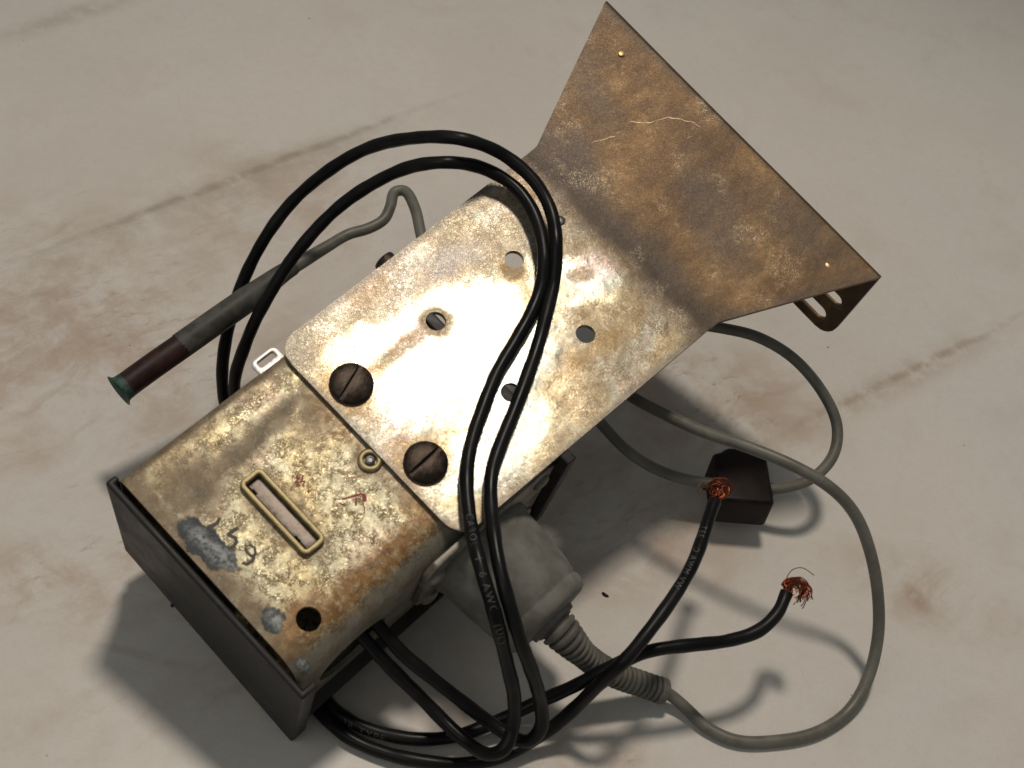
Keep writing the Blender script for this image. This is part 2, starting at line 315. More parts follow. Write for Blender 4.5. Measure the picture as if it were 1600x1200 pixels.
    brown = m.mix(m.mul(m.blob(q, 134.5, 30, 6.5, 70, 0, .75), .8), brown, (0.062, 0.048, 0.038))  # dark smoky band along the fold, bend shading painted into the colour
    flecks = m.mul(m.ridge(w, .8, .03, 1.2), m.step(m.noise(p, .09, 3), .54, .66))
    brown = m.mix(m.mul(flecks, .4), brown, (0.66, 0.55, 0.38))
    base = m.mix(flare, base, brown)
    metal = m.math('SUBTRACT', 0.97, m.mx(m.mul(tarn, .25), m.mul(drip, .45), m.mul(flare, .40)), True)
    rough = m.mx(m.step(m.noise(q2, .2, 4), .3, .7, .20, .31), m.mul(tarn, .40), m.mul(drip, .50), m.mul(flare, .46))
    h = m.math('ADD', m.mul(hair, -.15), m.math('ADD', m.mul(m.noise(p, .6, 5, .7), .7), m.mul(m.noise(p, .06, 3), 6.0)))
    m.bump(h, .40, .00020)
    return m.out(base, metal, rough)

def simple(name, c1, c2, scale, metallic=0.0, rough=(.4, .6), bump=.15, detail=5, dist=.00015, spots=None, **kw):
    m = NT(name); p = m.mm()
    f = m.noise(m.warp(p, scale * .6, 1.2 / max(scale, .05) * .15), scale, detail, .62)
    base = m.mix(m.step(f, .34, .66), c1, c2)
    if spots:
        s = m.step(m.noise(p, spots[0], 5, .7), spots[1], spots[1] + .10)
        base = m.mix(m.mul(s, spots[3]), base, spots[2])
    m.bump(m.noise(p, scale * 3, 5, .7), bump, dist)
    return m.out(base, metallic, m.step(f, .3, .7, *rough), **kw)

M = {}
M['table'] = mat_table()
M['housing'] = mat_housing()
M['bracket'] = mat_bracket()
M['cap'] = simple('scuffed black plastic', (0.008, 0.008, 0.0085), (0.020, 0.019, 0.018), .12, 0, (.42, .62), .3, spots=(.5, .60, (0.085, 0.078, 0.07), .45), Specular_IOR_Level=.35)
M['base'] = simple('black painted steel', (0.010, 0.009, 0.008), (0.030, 0.024, 0.020), .3, 0, (.45, .65), .3)
M['screw'] = simple('brown oxidised screw steel', (0.034, 0.025, 0.019), (0.078, 0.055, 0.041), .5, .7, (.32, .5), .7, spots=(.9, .62, (0.17, 0.12, 0.09), .6))
M['slotrim'] = simple('dull brass yellow rim', (0.30, 0.24, 0.12), (0.46, 0.385, 0.22), .5, .75, (.42, .55), .4, spots=(1.3, .58, (0.12, 0.08, 0.03), .7))
M['insert'] = simple('dusty pinkish grey metal', (0.13, 0.105, 0.088), (0.33, 0.285, 0.25), .4, .7, (.38, .55), .4, spots=(1.0, .58, (0.11, 0.08, 0.07), .7))
M['pin'] = simple('dull grey steel pin', (0.16, 0.16, 0.16), (0.26, 0.26, 0.26), .8, .9, (.35, .5), .3)
M['copperpin'] = simple('copper pin', (0.60, 0.36, 0.17), (0.74, 0.52, 0.30), .8, .9, (.35, .5), .3)
M['sidemetal'] = simple('grey stained steel', (0.16, 0.145, 0.12), (0.34, 0.325, 0.285), .18, .55, (.42, .6), .4, spots=(.35, .58, (0.20, 0.12, 0.06), .6))
M['aluminium'] = simple('bright aluminium', (0.50, 0.47, 0.45), (0.80, 0.77, 0.75), .5, .85, (.36, .5), .3)
M['wire'] = simple('black wire insulation', (0.0045, 0.0045, 0.005), (0.010, 0.010, 0.0105), .08, 0, (.28, .42), .2, spots=(.35, .62, (0.022, 0.020, 0.018), .5), Specular_IOR_Level=.20)
M['print'] = simple('grey wire print', (0.095, 0.095, 0.09), (0.035, 0.035, 0.034), .9, 0, (.5, .6), .1)
M['copper'] = simple('bare copper strands', (0.17, 0.042, 0.023), (0.34, 0.105, 0.052), .6, 1.0, (.34, .5), .1)
M['cable'] = simple('grey rubber cable', (0.105, 0.103, 0.085), (0.165, 0.16, 0.135), .10, 0, (.36, .55), .15, spots=(.25, .60, (0.085, 0.08, 0.065), .6))
M['plug'] = simple('dusty grey rubber', (0.125, 0.12, 0.105), (0.20, 0.195, 0.172), .14, 0, (.6, .8), .35, spots=(.2, .60, (0.12, 0.105, 0.085), .7))
M['boot'] = simple('grey ribbed rubber', (0.095, 0.09, 0.078), (0.15, 0.145, 0.125), .2, 0, (.55, .75), .3)
M['sleeve'] = simple('dark grey heat shrink', (0.038, 0.038, 0.034), (0.095, 0.092, 0.082), .12, 0, (.45, .65), .3, Specular_IOR_Level=.3)
M['tube'] = simple('dark maroon tube', (0.020, 0.009, 0.008), (0.040, 0.016, 0.014), .15, 0, (.42, .6), .25, Specular_IOR_Level=.3)
M['verdigris'] = simple('verdigris on copper', (0.022, 0.050, 0.044), (0.055, 0.12, 0.102), .8, .25, (.5, .7), .5, spots=(.9, .56, (0.02, 0.05, 0.045), .7))
M['block'] = simple('dark brown moulded plastic', (0.007, 0.0035, 0.003), (0.014, 0.007, 0.006), .2, 0, (.42, .6), .25, Specular_IOR_Level=.22)
M['red'] = simple('red paint pen', (0.22, 0.018, 0.012), (0.30, 0.035, 0.025), 1.2, 0, (.5, .6), .1)
M['scratch'] = simple('pale bare scratch', (0.58, 0.48, 0.32), (0.42, 0.33, 0.2), 1.0, .5, (.4, .5), .1)
M['ink'] = simple('faded dark ink', (0.035, 0.025, 0.016), (0.07, 0.052, 0.034), 1.0, 0, (.5, .6), .1)

# ------------------------------------------------------------------ object helpers
def thing(name, label, cat, loc=(0, 0, 0), group=None, rot=None):
    o = bpy.data.objects.new(name, None); col.objects.link(o)
    o.empty_display_size = .01
    if rot is not None: o.matrix_world = Matrix.Translation(loc) @ rot.to_4x4()
    else: o.location = loc
    o['label'] = label; o['category'] = cat
    if group: o['group'] = group
    return o

def finish(me, smooth=40):
    for f in me.polygons: f.use_smooth = True
    me.set_sharp_from_angle(angle=R(smooth))

def part(name, bm, mat, parent, smooth=40, label=None, kind=None):
    bmesh.ops.recalc_face_normals(bm, faces=bm.faces)
    me = bpy.data.meshes.new(name); bm.to_mesh(me); bm.free()
    finish(me, smooth)
    me.materials.append(M[mat])
    o = bpy.data.objects.new(name, me); col.objects.link(o)
    o.parent = parent
    if label: o['label'] = label
    if kind: o['kind'] = kind
    return o

def P(u, v, w): return Vector((u, -v, w)) * .001       # box frame, mm -> local metres

def raw(bm, name):
    bmesh.ops.recalc_face_normals(bm, faces=bm.faces)
    me = bpy.data.meshes.new(name); bm.to_mesh(me); bm.free()
    o = bpy.data.objects.new(name, me); col.objects.link(o)
    return o

def apply_mods(o):
    dg = bpy.context.evaluated_depsgraph_get(); dg.update()
    me = bpy.data.meshes.new_from_object(o.evaluated_get(dg))
    o.modifiers.clear(); old = o.data; o.data = me; bpy.data.meshes.remove(old)

def cut(bm, cutters):
    """boolean-subtract a list of bmeshes from bm, returns a new bmesh"""
    a = raw(bm, 'work'); tmp = []
    for c in cutters:
        b = raw(c, 'cutter'); tmp.append(b)
        md = a.modifiers.new('b', 'BOOLEAN'); md.operation = 'DIFFERENCE'; md.solver = 'EXACT'; md.object = b
    apply_mods(a)
    out = bmesh.new(); out.from_mesh(a.data)
    for o in [a] + tmp:
        d = o.data; bpy.data.objects.remove(o); bpy.data.meshes.remove(d)
    return out

def bevel(bm, width, angle=30, seg=2):
    a = raw(bm, 'work')
    md = a.modifiers.new('v', 'BEVEL'); md.width = width * .001; md.segments = seg; md.limit_method = 'ANGLE'; md.angle_limit = R(angle)
    md.use_clamp_overlap = True
    apply_mods(a)
    out = bmesh.new(); out.from_mesh(a.data)
    d = a.data; bpy.data.objects.remove(a); bpy.data.meshes.remove(d)
    return out

def loft(rings, closed_ring=True, cap=True, bm=None):
    bm = bm or bmesh.new()
    rs = [[bm.verts.new(p) for p in r] for r in rings]
    n = len(rings[0])
    for a, b in zip(rs, rs[1:]):
        for i in range(n if closed_ring else n - 1):
            j = (i + 1) % n
            bm.faces.new((a[i], a[j], b[j], b[i]))
    if cap and closed_ring:
        bm.faces.new(rs[0]); bm.faces.new(rs[-1])
    return bm

def box(u0, u1, v0, v1, w0, w1):
    return loft([[P(u, v0, w0), P(u, v1, w0), P(u, v1, w1), P(u, v0, w1)] for u in (u0, u1)])

def cyl(c, axis, r, h0, h1, n=32, r1=None):
    """cylinder in the box frame about axis 'v' or 'w' through (u, v, w)"""
    r1 = r if r1 is None else r1
    rings = []
    for h, rr in ((h0, r), (h1, r1)):
        ring = []
        for i in range(n):
            a = 2 * math.pi * i / n; x, y = rr * math.cos(a), rr * math.sin(a)
            ring.append(P(c[0] + x, c[1] + y, c[2] + h) if axis == 'w' else P(c[0] + x, c[1] + h, c[2] + y) if axis == 'v' else P(c[0] + h, c[1] + x, c[2] + y))
        rings.append(ring)
    return loft(rings)

def rrect(cu, cv, lu, lv, r, n=6):
    pts = []
    for k, (su, sv) in enumerate(((1, 1), (-1, 1), (-1, -1), (1, -1))):
        for i in range(n + 1):
            a = math.pi / 2 * (k + i / n)
            pts.append((cu + su * (lu / 2 - r) + r * math.cos(a), cv + sv * (lv / 2 - r) + r * math.sin(a)))
    return pts

def prism(pts, w0, w1):
    return loft([[P(a, b, w) for a, b in pts] for w in (w0, w1)])

def lathe_w(c, prof, n=40, jit=0.0):
    """turned shape about the w axis, prof = [(r, w)]; first and last r may be 0"""
    bm = bmesh.new(); rings = []
    for r, w in prof:
        if r < 1e-6: rings.append([bm.verts.new(P(c[0], c[1], c[2] + w))])
        else: rings.append([bm.verts.new(P(c[0] + r * math.cos(2 * math.pi * i / n), c[1] + r * math.sin(2 * math.pi * i / n), c[2] + w)) for i in range(n)])
    for a, b in zip(rings, rings[1:]):
        for i in range(n):
            j = (i + 1) % n
            if len(a) == 1 and len(b) == 1: continue
            if len(a) == 1: bm.faces.new((a[0], b[i], b[j]))
            elif len(b) == 1: bm.faces.new((a[i], a[j], b[0]))
            else: bm.faces.new((a[i], a[j], b[j], b[i]))
    if len(rings[0]) > 1: bm.faces.new(rings[0])
    if len(rings[-1]) > 1: bm.faces.new(rings[-1])
    return bm

def catmull(pts, step):
    """smooth curve through pts (Vectors, mm), resampled every `step` mm"""
    pts = [Vector(p) for p in pts]
    ext = [pts[0] * 2 - pts[1]] + pts + [pts[-1] * 2 - pts[-2]]
    dense = []
    for i in range(1, len(ext) - 2):
        p0, p1, p2, p3 = ext[i - 1:i + 3]
        t0 = 0; t1 = t0 + max((p1 - p0).length, .01) ** .5; t2 = t1 + max((p2 - p1).length, .01) ** .5; t3 = t2 + max((p3 - p2).length, .01) ** .5
        for k in range(24):
            t = t1 + (t2 - t1) * k / 24
            a1 = p0 * ((t1 - t) / (t1 - t0)) + p1 * ((t - t0) / (t1 - t0)); a2 = p1 * ((t2 - t) / (t2 - t1)) + p2 * ((t - t1) / (t2 - t1)); a3 = p2 * ((t3 - t) / (t3 - t2)) + p3 * ((t - t2) / (t3 - t2))
            b1 = a1 * ((t2 - t) / (t2 - t0)) + a2 * ((t - t0) / (t2 - t0)); b2 = a2 * ((t3 - t) / (t3 - t1)) + a3 * ((t - t1) / (t3 - t1))
            dense.append(b1 * ((t2 - t) / (t2 - t1)) + b2 * ((t - t1) / (t2 - t1)))
    dense.append(pts[-1])
    # relax tiny wiggles
    for _ in range(14):
        dense = [dense[0]] + [dense[i] * .5 + (dense[i - 1] + dense[i + 1]) * .25 for i in range(1, len(dense) - 1)] + [dense[-1]]
    out = [dense[0]]; acc = 0.0
    for a, b in zip(dense, dense[1:]):
        L = (b - a).length
        if L < 1e-9: continue
        d = step - acc
        while d <= L:
            out.append(a.lerp(b, d / L)); d += step
        acc = L - (d - step)
    if (out[-1] - dense[-1]).length > step * .3: out.append(dense[-1])
    return out

def frames(pts):
    T = []
    for i in range(len(pts)):
        a = pts[max(i - 1, 0)]; b = pts[min(i + 1, len(pts) - 1)]
        T.append((b - a).normalized())
    n = T[0].orthogonal().normalized(); N = [n]
    for i in range(1, len(pts)):
        n = n - T[i] * n.dot(T[i]); n.normalize(); N.append(n.copy())
    return T, N

def tube(pts, radius, n=16, bm=None, cap=True, off=Vector((0, 0, 0))):
    """pts in mm; radius a number or a function of the index fraction"""
    T, N = frames(pts); rings = []
    for i, p in enumerate(pts):
        r = radius(i / (len(pts) - 1)) if callable(radius) else radius
        bn = T[i].cross(N[i])
        rings.append([(p - off + (N[i] * math.cos(2 * math.pi * k / n) + bn * math.sin(2 * math.pi * k / n)) * r) * .001 for k in range(n)])
    return loft(rings, True, cap, bm)

# ------------------------------------------------------------------ the tabletop
bm = bmesh.new()
bmesh.ops.create_cube(bm, size=1.0)
for v in bm.verts: v.co = Vector((v.co.x * 1.0, v.co.y * .9 + .05, v.co.z * .02 - .01))
bm = bevel(bm, 2.0, 30, 3)
t = part('tabletop', bm, 'table', None)
t['kind'] = 'structure'

# ------------------------------------------------------------------ the metal box with its bracket
device = thing('control_box', 'rusty yellow plated metal box with black end cap and flared mounting bracket', 'control box', BLOC, rot=BROT)

VW = 61.0; WB = -38.0; UL = 79.0
def profile(d):
    """housing cross-section (v, w) inset by d; tight left bend, wide right bend"""
    pts = [(d, WB + d)]
    r = 2.6
    for i in range(7):
        a = math.pi - math.pi / 2 * i / 6; rr = r - d * .9
        pts.append((r + rr * math.cos(a), -r + rr * math.sin(a)))
    r = 8.0
    for i in range(11):
        a = math.pi / 2 - math.pi / 2 * i / 10; rr = r - d
        pts.append((VW - r + rr * math.cos(a), -r + rr * math.sin(a)))
    pts.append((VW - d, WB + d))
    return pts
bm = bmesh.new()
po, pi_ = profile(0), profile(1.2)
us = [-1.4, UL]
ro = [[bm.verts.new(P(u, *q)) for q in po] for u in us]
ri = [[bm.verts.new(P(u, *q)) for q in pi_] for u in us]
n = len(po)
for i in range(n):
    j = (i + 1) % n
    bm.faces.new((ro[0][i], ro[0][j], ro[1][j], ro[1][i]))
    bm.faces.new((ri[0][i], ri[0][j], ri[1][j], ri[1][i]))
    for e in (0, 1): bm.faces.new((ro[e][i], ro[e][j], ri[e][j], ri[e][i]))
bm = cut(bm, [cyl((8.7, 52.6, 0), 'w', 2.85, -6, 3), cyl((17, 61, -23.5), 'v', 10.3, -5, 3, 48), prism(rrect(20.6, 30.2, 4.4, 21.0, .8), -4, 3), cyl((44.3, 33.8, 0), 'w', 1.9, -4, 3, 24)])
bm = bevel(bm, .22, 50, 2)
housing = part('housing', bm, 'housing', device, 35)
housing.modifiers.new('normals', 'WEIGHTED_NORMAL').keep_sharp = True

# black end cap: front wall, two side walls and a floor, open at the top
bm = box(-4.6, 0.1, -.6, 65.4, -43.0, 1.4)
bm = cut(bm, [box(-2.9, 5, 1.0, 63.7, -41.2, 6)])
bm = cut(bm, [box(-1.6, 5, -5, 10, -60, 6)])
bm = bevel(bm, .7, 40, 3)
for q in bm.verts:                                     # the cap tapers and grows shallower towards the far side
    k = min(1.0, max(0.0, -q.co.z / .043)); side = max(0.0, 1 + q.co.y / .0655)
    if q.co.y > -.02: q.co.y -= .0042 * k * (1 + q.co.y / .02)
    q.co.z += .0068 * k * side
cap = part('end_cap', bm, 'cap', device, 40, 'scuffed black plastic end cap with a raised rim')
cap.modifiers.new('normals', 'WEIGHTED_NORMAL').keep_sharp = True
bm = bevel(box(-5.0, -3.6, 21.2, 22.0, -39.2, -37.6), .2)
part('mould_nib', bm, 'cap', cap)

bm = bevel(box(UL + .1, UL + 3.1, -1.0, 65.6, -40.8, 1.2), .5, 40, 3)
part('end_cover', bm, 'base', device, 40, 'black steel cover on the far end of the box')
bm = bevel(box(.4, UL, -1.0, 64.0, -40.2, -38.1), .4, 40)
part('base_plate', bm, 'base', device)

# slot with raised rim and the bar inside it
outer = rrect(20.6, 30.2, 6.6, 23.2, 1.7); inner = rrect(20.6, 30.2, 4.2, 20.6, .5)
bm = bmesh.new()
lv = [[bm.verts.new(P(a, b, w)) for a, b in pts] for pts, w in ((outer, -.3), (outer, 1.5), (inner, 1.5), (inner, -2.0))]
for a, b in zip(lv, lv[1:]):
    for i in range(len(a)):
        j = (i + 1) % len(a); bm.faces.new((a[i], a[j], b[j], b[i]))
bm = bevel(bm, .32, 40, 3)
rim = part('slot_rim', bm, 'slotrim', device, 40, 'raised dull yellow rim around a slot')
bm = prism(rrect(20.75, 30.2, 3.5, 20.0, .35, 3), -4.0, -.3)
bm = cut(bm, [box(17, 19.6, 21.6, 23.0, -2.4, 3), box(17, 19.5, 36.2, 37.9, -2.4, 3), box(17, 19.25, 18, 22, -1.1, 3), box(17, 19.35, 37, 42, -1.0, 3)])
bm = bevel(bm, .5, 50, 3)
part('slot_bar', bm, 'insert', rim, 40, 'pinkish grey notched bar inside the slot')

# bushing with pin
bush = part('bushing', lathe_w((44.3, 33.8, 0), [(1.55, -1.0), (1.55, .75), (1.75, .95), (2.55, .95), (2.95, .55), (3.0, -.1)], 36), 'slotrim', device, 50)
part('bushing_pin', lathe_w((44.3, 33.8, 0), [(1.25, -2.5), (1.25, .75), (1.0, 1.0), (.62, 1.05), (.5, .8), (0, .8)], 24), 'pin', bush, 40)

# ------------------------------------------------------------------ bracket: plate, fold, flare, flange
rows = []                                                        # (u, vmin, vmax, w, shear)
rc = 6.0; u0 = 46.3
for i in range(9):
    a = math.pi / 2 * i / 8
    rows.append((u0 + rc - rc * math.cos(a), -2.0 + rc - rc * math.sin(a), 62.0 - rc + rc * math.sin(a), 1.5, 0))
u = u0 + rc + 4
while u < 132: rows.append((u, -2.0 - .3 * (u - 52) / 80, 62.0 + 1.4 * (u - 52) / 80, 1.5, 0)); u += 4
rows.append((133.5, -2.3, 63.4, 1.5, 0))
def flare_w(u):
    if u <= 134: return 1.5
    k = math.tan(R(8.0))
    return 1.5 + (k * (u - 134) ** 2 / 8 if u < 138 else k * (u - 136))
for u in (134.5, 135.5, 136.5, 137.5, 138.5, 140, 143, 147, 151, 155, 159, 163, 167, 171, 174.5, 177, 178.6):
    f = max(0.0, (u - 136.3) / (180.6 - 136.3))
    rows.append((u, -2.4 - 19.8 * f, 63.6 + 20.8 * f, flare_w(u), f))
# rolled edge into the flange, which leans a little inwards
cu, cw, rr = 178.6, flare_w(178.6) - 2.0, 2.0
for i in range(1, 7):
    a = math.pi / 2 * i / 6 * 1.07
    rows.append((cu + rr * math.sin(a), -21.6, 83.7, cw + rr * math.cos(a), 1))
pu, pw = rows[-1][0], rows[-1][3]
FL = 29.0
for d in (3, 6, 9, 12, 15, 18, 21, 24, 25.5, 27.0, 28.0, 28.6, 29.0):
    e = max(0.0, d - (FL - 5.0)); ins = 5.0 - math.sqrt(max(0.0, 5.0 ** 2 - e ** 2))
    rows.append((pu - d * .13, -21.6 + ins, 83.7 - ins, pw - d, 1))
bm = bmesh.new(); K = 26; grid = []
for (u, a, b, w, sh) in rows:
    ln = []
    for k in range(K + 1):
        v = a + (b - a) * k / K
        uu = u - sh * ((v - 31) * .045 + .6)
        dw = .22 * math.sin(uu * .05 + 1) * math.sin(v * .06 + .6) if uu > 60 else 0
        ln.append(bm.verts.new(P(uu, v, w + dw)))
    grid.append(ln)
for a, b in zip(grid, grid[1:]):
    for k in range(K): bm.faces.new((a[k], a[k + 1], b[k + 1], b[k]))
a = raw(bm, 'work')
md = a.modifiers.new('s', 'SOLIDIFY'); md.thickness = .0014; md.offset = -1; md.use_even_offset = True
apply_mods(a)
# make sure the sheet thickened downwards (away from +w on the plate)
mz = max(v.co.z for v in a.data.vertices if .06 < v.co.x < .12)
if mz > .0022:
    for v in a.data.vertices: v.co.z -= .0014
bm = bmesh.new(); bm.from_mesh(a.data); d = a.data; bpy.data.objects.remove(a); bpy.data.meshes.remove(d)
cutters = [cyl((uu, vv, 0), 'w', rad, -6, 6, 36) for uu, vv, rad in ((80.8, 17.6, 2.55), (81.6, 43.2, 2.55), (108, 17.7, 2.5), (107.2, 44, 2.5))]
def slot_cutter(v0, v1, w, r):
    pts = [(v1 + r * math.cos(t_), w + r * math.sin(t_)) for t_ in [-math.pi / 2 + math.pi * i / 10 for i in range(11)]] + [(v0 - r * math.cos(t_), w - r * math.sin(t_)) for t_ in [-math.pi / 2 + math.pi * i / 10 for i in range(11)]]
    return loft([[P(uu, x, y) for x, y in pts] for uu in (164, 190)])
for v0 in (-14, 12, 38, 65): cutters += [slot_cutter(v0, v0 + 12.2, -18.6, 2.3), slot_cutter(v0, v0 + 13.5, -10.6, 2.0)]
bm = cut(bm, cutters)
bm = bevel(bm, .28, 50, 2)
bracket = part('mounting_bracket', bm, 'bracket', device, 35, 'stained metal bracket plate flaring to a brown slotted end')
bracket.modifiers.new('normals', 'WEIGHTED_NORMAL').keep_sharp = True

def screw(uu, vv, ang):
    prof = [(2.5, 0.0), (4.95, 0.02), (5.25, .35), (5.3, .85), (5.12, 1.35), (4.6, 1.8), (3.5, 2.2), (1.9, 2.45), (0, 2.55)]
    bm = lathe_w((0, 0, 1.5), prof, 44)
    c = bmesh.new()
    ca, sa = math.cos(R(ang)), math.sin(R(ang))
    c = loft([[P(x * ca - y * sa, x * sa + y * ca, w) for x, y in ((-7, -.62), (7, -.62), (7, .62), (-7, .62))] for w in (2.55, 6)])
    bm = cut(bm, [c])
    for q in bm.verts: q.co += P(uu, vv, 0)
    return part('screw', bevel(bm, .12, 50, 2), 'screw', bracket, 40)
screw(53.5, 17.0, 161)
screw(53.2, 43.0, 178)
for uu, vv in ((172.6, -7.2), (168.9, 72.2)):
    f = flare_w(uu) + .22 * math.sin(uu * .05 + 1) * math.sin(vv * .06 + .6)
    part('pin', lathe_w((uu, vv, f), [(.95, -.8), (.95, .16), (.78, .26), (0, .27)], 20), 'copperpin', bracket, 40)
part('rivet', lathe_w((125.2, 17.2, 1.5), [(1.5, -.5), (1.45, .25), (1.0, .5), (0, .55)], 20), 'pin', bracket, 40)
bm = bmesh.new()
for line, wd in ((SCRATCH, .34), (SCRATCH_FORK, .26)):
    L = []
    for k in range(len(line) - 1):                       # roughen the course of the scratch
        a, b = line[k], line[k + 1]
        for f in (0, .33, .66): L.append((a[0] + (b[0] - a[0]) * f + random.uniform(-.25, .25), a[1] + (b[1] - a[1]) * f + random.uniform(-.25, .25)))
    L.append(line[-1]); pr_ = []
    for uu, vv in L: pr_.append((uu, vv, flare_w(uu) + .22 * math.sin(uu * .05 + 1) * math.sin(vv * .06 + .6) + .03))
    vs = []
    for k, q in enumerate(pr_):
        h = wd * random.uniform(.25, .6)
        vs.append((bm.verts.new(P(q[0] - h * .8, q[1] + h * .3, q[2])), bm.verts.new(P(q[0] + h * .8, q[1] - h * .3, q[2]))))
    for a, b in zip(vs, vs[1:]): bm.faces.new((a[0], a[1], b[1], b[0]))
part('scratch', bm, 'scratch', bracket)
# far-side fittings
bm = prism(rrect(43.6, -.5, 7.6, 5.6, 1.4), -2.4, -1.1)
bm = cut(bm, [prism(rrect(43.6, -1.5, 5.0, 1.6, .5), -5, 3)])
part('lifting_tab', bevel(bm, .25, 50), 'aluminium', device, 40, 'bright aluminium tab with a rectangular slot')
st = cyl((84.6, 0, -3.6), 'v', 2.9, -4.8, 1, 28)
part('stud', bevel(st, .5, 50), 'screw', device, 40)
# connector plate on the near side wall
pts = [(36.5, -5), (39, -1.6), (76.5, -1.6), (78.6, -3.6), (78.6, -31), (76, -34), (42, -34), (36.5, -27)]
bm = loft([[P(a, v, w) for a, w in pts] for v in (61.15, 62.9)])
cplate = part('connector_plate', bevel(bm, .3, 50), 'sidemetal', device, 40, 'grey stained plate holding the round connector')
for uu, ww in ((41.0, -12.5), (74.8, -8.0), (41.5, -30), (74.5, -30)):
    bm = lathe_w((0, 0, 0), [(2.6, -.6), (2.55, .3), (2.0, .95), (1.0, 1.25), (0, 1.3)], 24)
    for q in bm.verts: q.co = Vector((q.co.x + uu * .001, -(q.co.z + .0629), q.co.y + ww * .001))
    part('rivet', bm, 'sidemetal', cplate, 40)

# hand marks: thin strokes of paint lying on the plating
def stroke(bm, pts, width, w=.03):
    pts = [Vector((a, b, 0)) for a, b in pts]
    L = []
    for i, p in enumerate(pts):
        d = (pts[min(i + 1, len(pts) - 1)] - pts[max(i - 1, 0)]).normalized(); nrm = Vector((-d.y, d.x, 0))
        k = width * (.55 + .45 * math.sin(math.pi * (i + .6) / (len(pts) + .2))) / 2
        L.append((bm.verts.new(P(p.x + nrm.x * k, p.y + nrm.y * k, w)), bm.verts.new(P(p.x - nrm.x * k, p.y - nrm.y * k, w))))
    for a, b in zip(L, L[1:]): bm.faces.new((a[0], a[1], b[1], b[0]))
def arc(c, r, a0, a1, n=10, sx=1.0): return [(c[0] + r * math.cos(R(a0 + (a1 - a0) * i / n)), c[1] + sx * r * math.sin(R(a0 + (a1 - a0) * i / n))) for i in range(n + 1)]
bm = bmesh.new()
rng = random.Random(3)
for k in range(16):
    a = rng.uniform(0, 6.28); x, y = 28.4 + rng.gauss(0, .6), 27.2 + rng.gauss(0, .8); l = rng.uniform(.4, 1.1)
    stroke(bm, [(x, y), (x + l * .5 * math.cos(a), y + l * .5 * math.sin(a)), (x + l * math.cos(a + .5), y + l * math.sin(a + .5))], .46, .03 + .002 * k)
stroke(bm, [(33.0, 36.6), (34.8, 37.4), (36.6, 38.2), (37.6, 38.8)], .5, .035)
stroke(bm, [(37.6, 38.8), (37.2, 39.7), (36.6, 40.4)], 1.1, .04)
stroke(bm, [(36.2, 40.3), (35.4, 41.6), (34.6, 42.6)], .3, .045)
stroke(bm, [(35.8, 38.5), (35.1, 39.2), (34.3, 39.8)], .5, .05)
stroke(bm, [(35.2, 39.1), (35.6, 39.5), (35.9, 40.1)], .3, .055)
stroke(bm, [(32.0, 36.8), (32.2, 37.5), (32.5, 38.2)], .45, .03)
part('red_mark', bm, 'red', housing, 40, 'red paint pen marks beside the slot')
bm = bmesh.new()
stroke(bm, [(9.4, 21.9), (8.2, 22.5), (6.8, 22.3), (6.0, 21.6)], .9)
stroke(bm, [(10.9, 26.4), (9.6, 26.2), (8.0, 26.2)], 1.0, .035)
stroke(bm, [(8.0, 26.2), (8.5, 26.9), (8.9, 27.8), (8.5, 28.7), (7.4, 29.1), (6.0, 28.6)], .95, .04)
stroke(bm, [(10.2, 31.0), (10.6, 32.4), (9.8, 33.6), (8.8, 33.4), (8.6, 32.2), (9.0, 31.0)], .7, .045)
stroke(bm, [(9.6, 33.6), (8.2, 34.4), (6.8, 34.2), (6.2, 33.2)], .85, .05)
part('ink_mark', bm, 'ink', housing, 40, 'faded dark handwritten digits near the end cap')

# ------------------------------------------------------------------ black power wires
WR = 1.68
def lettering(path, start, text, height, parent, flip=False, tilt=0.0, gap=1.0):
    """print wrapped round a wire: text follows the path from `start` mm along it"""
    cu = bpy.data.curves.new('txt', 'FONT'); cu.body = text; cu.size = height * 1.4; cu.space_character = 1.25 * gap; cu.resolution_u = 3
    o = bpy.data.objects.new('txt', cu); col.objects.link(o)
    dg = bpy.context.evaluated_depsgraph_get(); dg.update()
    me = bpy.data.meshes.new_from_object(o.evaluated_get(dg))
    bpy.data.objects.remove(o); bpy.data.curves.remove(cu)
    bm = bmesh.new(); bm.from_mesh(me); bpy.data.meshes.remove(me)
    bmesh.ops.triangulate(bm, faces=bm.faces)
    for _ in range(2):
        long_ = [e for e in bm.edges if e.calc_length() > .35]
        if long_: bmesh.ops.subdivide_edges(bm, edges=long_, cuts=1); bmesh.ops.triangulate(bm, faces=bm.faces)
    T, N = frames(path); step = (path[1] - path[0]).length
    off = parent.location * 1000
    view = Vector((0, -.65, .76))
    for v in bm.verts:
        s = start + (-v.co.x if flip else v.co.x); i = min(max(int(s / step), 0), len(path) - 2); f = s / step - i
        p = path[i].lerp(path[i + 1], f); t_ = T[i].lerp(T[i + 1], f).normalized()
        x = -t_ if flip else t_
        c = (view - x * view.dot(x)).normalized(); y = c.cross(x)
        th = (v.co.y - height * .5) / WR + tilt
        v.co = (p - off + (c * math.cos(th) + y * math.sin(th)) * (WR + .03)) * .001
    return part('wire_print', bm, 'print', parent, 60)

